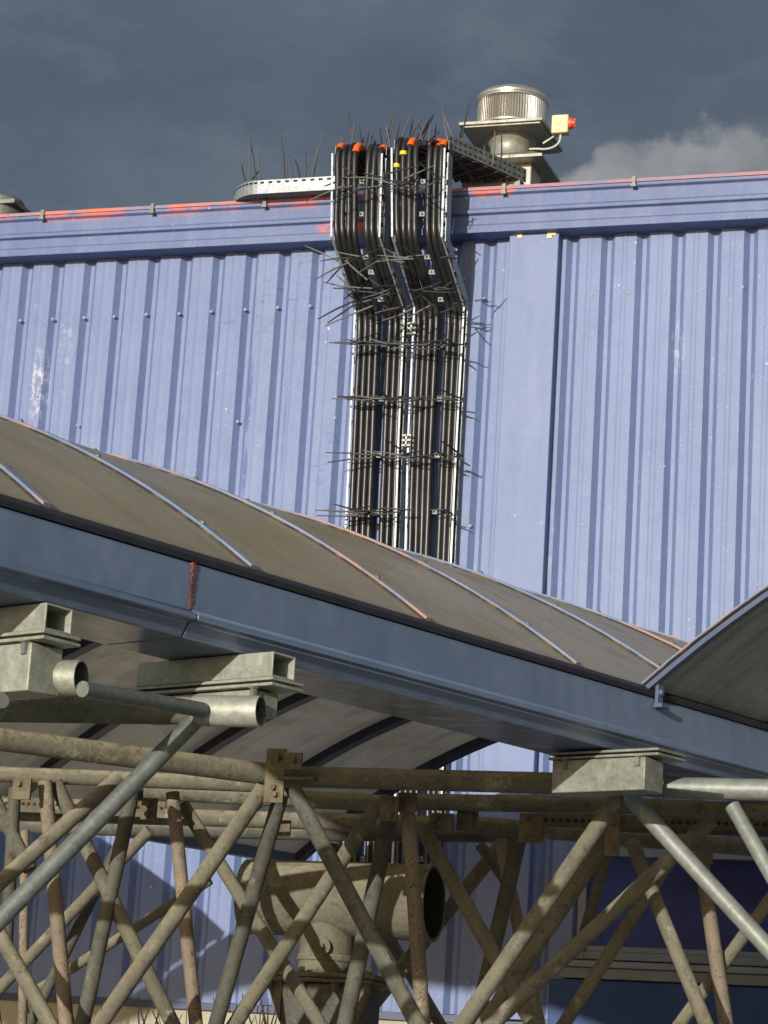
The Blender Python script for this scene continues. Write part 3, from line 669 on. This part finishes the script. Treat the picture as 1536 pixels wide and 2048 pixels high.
nplate(tr2,285,1596,312,1640,8.0,((.5,.3),(.5,.75))); nplate(tr1,28,1555,60,1600,7.55,((.4,.3),)); nplate(tr2,540,1640,580,1672,8.5,((.4,.5),)); nplate(tr2,1395,1700,1425,1728,8.55,())
for lab,x0_,y0_,x1_,y1_,Y in (('brown perforated strip behind the left lattice tubes',-60,1604,330,1617,8.7),('brown perforated strip behind the right lattice tubes',1085,1640,1600,1650,8.7)):
    a=W(x0_,y0_,Y); b=W(x1_,y1_,Y); c=MB(); perf(c,a,b,.05,34); tag(build('perforated_strip',c,[M['plate'],M['hole']]),lab,'metal strip')

# ---------------------------------------------------------------- large pipe tee
TY=8.75
E=W(868,1806,TY); dpt=depth(E); sc_=dpt/F; rr=76*sc_
pt=empty('pipe_tee',W(650,2030,TY),'large dusty open ended steel pipe tee on a bolted flange','pipe')
Lp=380*sc_/.951
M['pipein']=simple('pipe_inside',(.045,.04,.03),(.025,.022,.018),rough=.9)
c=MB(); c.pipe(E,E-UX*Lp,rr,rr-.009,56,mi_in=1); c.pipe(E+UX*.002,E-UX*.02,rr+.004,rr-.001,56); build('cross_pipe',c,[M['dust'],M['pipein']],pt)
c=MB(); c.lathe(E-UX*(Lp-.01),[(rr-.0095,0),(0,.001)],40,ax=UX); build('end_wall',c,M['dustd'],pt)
mid=W(660,1800,TY); r2=56*sc_
base=W(660,1950,TY)
c=MB(); c.lathe(Vector((mid.x,TY,base.z)),[(r2,0),(r2,mid.z-base.z-.02)],40); c.lathe(Vector((mid.x,TY,base.z+.045)),[(r2+.001,0),(r2+.006,.004),(r2+.006,.02),(r2+.001,.024)],40); build('branch_pipe',c,M['dust'],pt)
bp=W(645,1893,TY-r2-.004); c=MB(); c.lathe(bp,[(.032,0),(.032,.008),(.0,.009)],24,ax=-UY); bolt(c,bp-UY*.008,-UY,.013,.02); build('cap_bolt',c,M['plate'],pt)
hw=122*sc_
c=MB(); c.box(Vector((mid.x+.03,TY,base.z-.01)),hw*2,hw*1.7,.016); build('flange',c,M['plate'],pt,bevel=.004)
c=MB(); c.box(Vector((mid.x+.03,TY,base.z-.0275)),hw*1.9,hw*1.6,.014); build('flange',c,M['plate'],pt,bevel=.004)
for u in (-.85,-.3,.3,.85):
    onebolt(Vector((mid.x+.03+u*hw,TY-hw*.72,base.z-.002)),UZ,.014,.02,pt,'plate'); onebolt(Vector((mid.x+.03+u*hw,TY-hw*.72,base.z-.036)),-UZ,.014,.03,pt,'plate')
c=MB(); c.hrect(Vector((mid.x+.03,TY,base.z-.038)),UX,UY,160*sc_,.26,.01,-UZ,base.z-.04); build('column',c,M['dustd'],pt,bevel=.004)
for s in (-1,1):
    c=MB(); x=mid.x+.03+s*80*sc_; c.add([Vector((x,TY-.14,base.z-.038)),Vector((x+s*.06,TY-.14,base.z-.038)),Vector((x,TY-.14,base.z-.18)),Vector((x,TY-.125,base.z-.038)),Vector((x+s*.06,TY-.125,base.z-.038)),Vector((x,TY-.125,base.z-.18))],[(0,1,2),(3,5,4),(0,3,4,1),(1,4,5,2),(2,5,3,0)])
    build('gusset',c,M['plate'],pt)

# ---------------------------------------------------------------- light, sky, camera
sdir=Vector((-.12,-.975,.165)).normalized()
sl=bpy.data.lights.new('sun','SUN'); sl.energy=4.2; sl.angle=rad(.5); sl.color=(1,.94,.85)
so=bpy.data.objects.new('sun',sl); COL.objects.link(so); so.rotation_euler=(-sdir).to_track_quat('-Z','Y').to_euler(); so.location=(-3,-10,12)
w=bpy.data.worlds.new('World'); sc.world=w; w.use_nodes=True; nt=w.node_tree; nt.nodes.clear()
out=N(nt,'ShaderNodeOutputWorld'); bg=N(nt,'ShaderNodeBackground'); nt.links.new(bg.outputs[0],out.inputs[0])
sky=N(nt,'ShaderNodeTexSky'); sky.sky_type='NISHITA'; sky.sun_disc=False; sky.sun_elevation=math.asin(sdir.z); sky.sun_rotation=math.atan2(sdir.x,sdir.y)
sm=N(nt,'ShaderNodeVectorMath',operation='SCALE'); sm.inputs[3].default_value=.14; nt.links.new(sky.outputs[0],sm.inputs[0])
tc=N(nt,'ShaderNodeTexCoord'); vec=tc.outputs['Generated']
mp=N(nt,'ShaderNodeMapping'); mp.inputs['Scale'].default_value=(1,1,2.0); nt.links.new(vec,mp.inputs['Vector'])
n1=noise(nt,mp.outputs[0],7,8,.6,.32,.68); n2=noise(nt,mp.outputs[0],3.2,4,.5,.38,.62); n3=noise(nt,mp.outputs[0],18,7,.6,.52,.78)
col=mix(nt,n1,(.088,.116,.158),(.160,.193,.238)); col=mix(nt,mul(nt,n2,.6),col,(.072,.100,.143)); col=mix(nt,mul(nt,n3,.4),col,(.20,.235,.28))
sepz=N(nt,'ShaderNodeSeparateXYZ'); nt.links.new(vec,sepz.inputs[0])
pn=ray(1075,350).normalized().cross(ray(1536,205).normalized()).normalized()
if pn.dot(ray(1536,400))<0: pn=-pn
dt=N(nt,'ShaderNodeVectorMath',operation='DOT_PRODUCT'); nt.links.new(vec,dt.inputs[0]); dt.inputs[1].default_value=pn
def rawnoise(scale,detail,rough):
    nz=N(nt,'ShaderNodeTexNoise'); nz.inputs['Scale'].default_value=scale; nz.inputs['Detail'].default_value=detail; nz.inputs['Roughness'].default_value=rough; nt.links.new(vec,nz.inputs['Vector']); return mul(nt,nz.outputs['Fac'],.5,'SUBTRACT')
ad=mul(nt,dt.outputs['Value'],mul(nt,rawnoise(20,2,.5),.05),'ADD'); ad=mul(nt,ad,mul(nt,rawnoise(62,7,.6),.028),'ADD')
mr=N(nt,'ShaderNodeMapRange'); mr.interpolation_type='SMOOTHSTEP'; mr.inputs['From Min'].default_value=-.004; mr.inputs['From Max'].default_value=.006; nt.links.new(ad,mr.inputs['Value'])
n4=noise(nt,vec,30,8,.6,.3,.7)
bc=mix(nt,n4,(.19,.208,.23),(.33,.34,.355)); col=mix(nt,mr.outputs[0],col,bc)
fr_=N(nt,'ShaderNodeMapRange'); fr_.interpolation_type='SMOOTHSTEP'; fr_.inputs['From Min'].default_value=.35; fr_.inputs['From Max'].default_value=-.25; nt.links.new(sepz.outputs['Y'],fr_.inputs['Value'])
col=mix(nt,fr_.outputs[0],col,sm.outputs[0])
nt.links.new(col,bg.inputs['Color']); bg.inputs['Strength'].default_value=1
cd=bpy.data.cameras.new('camera'); cd.sensor_fit='VERTICAL'; cd.sensor_height=36; cd.sensor_width=27; cd.lens=F/2048*36; cd.clip_end=2000; cd.clip_start=.1
co=bpy.data.objects.new('camera',cd); COL.objects.link(co); co.matrix_world=Matrix.Translation(CAM)@RM.to_4x4(); sc.camera=co
sc.view_settings.view_transform='Standard'; sc.view_settings.look='None'; sc.view_settings.exposure=0
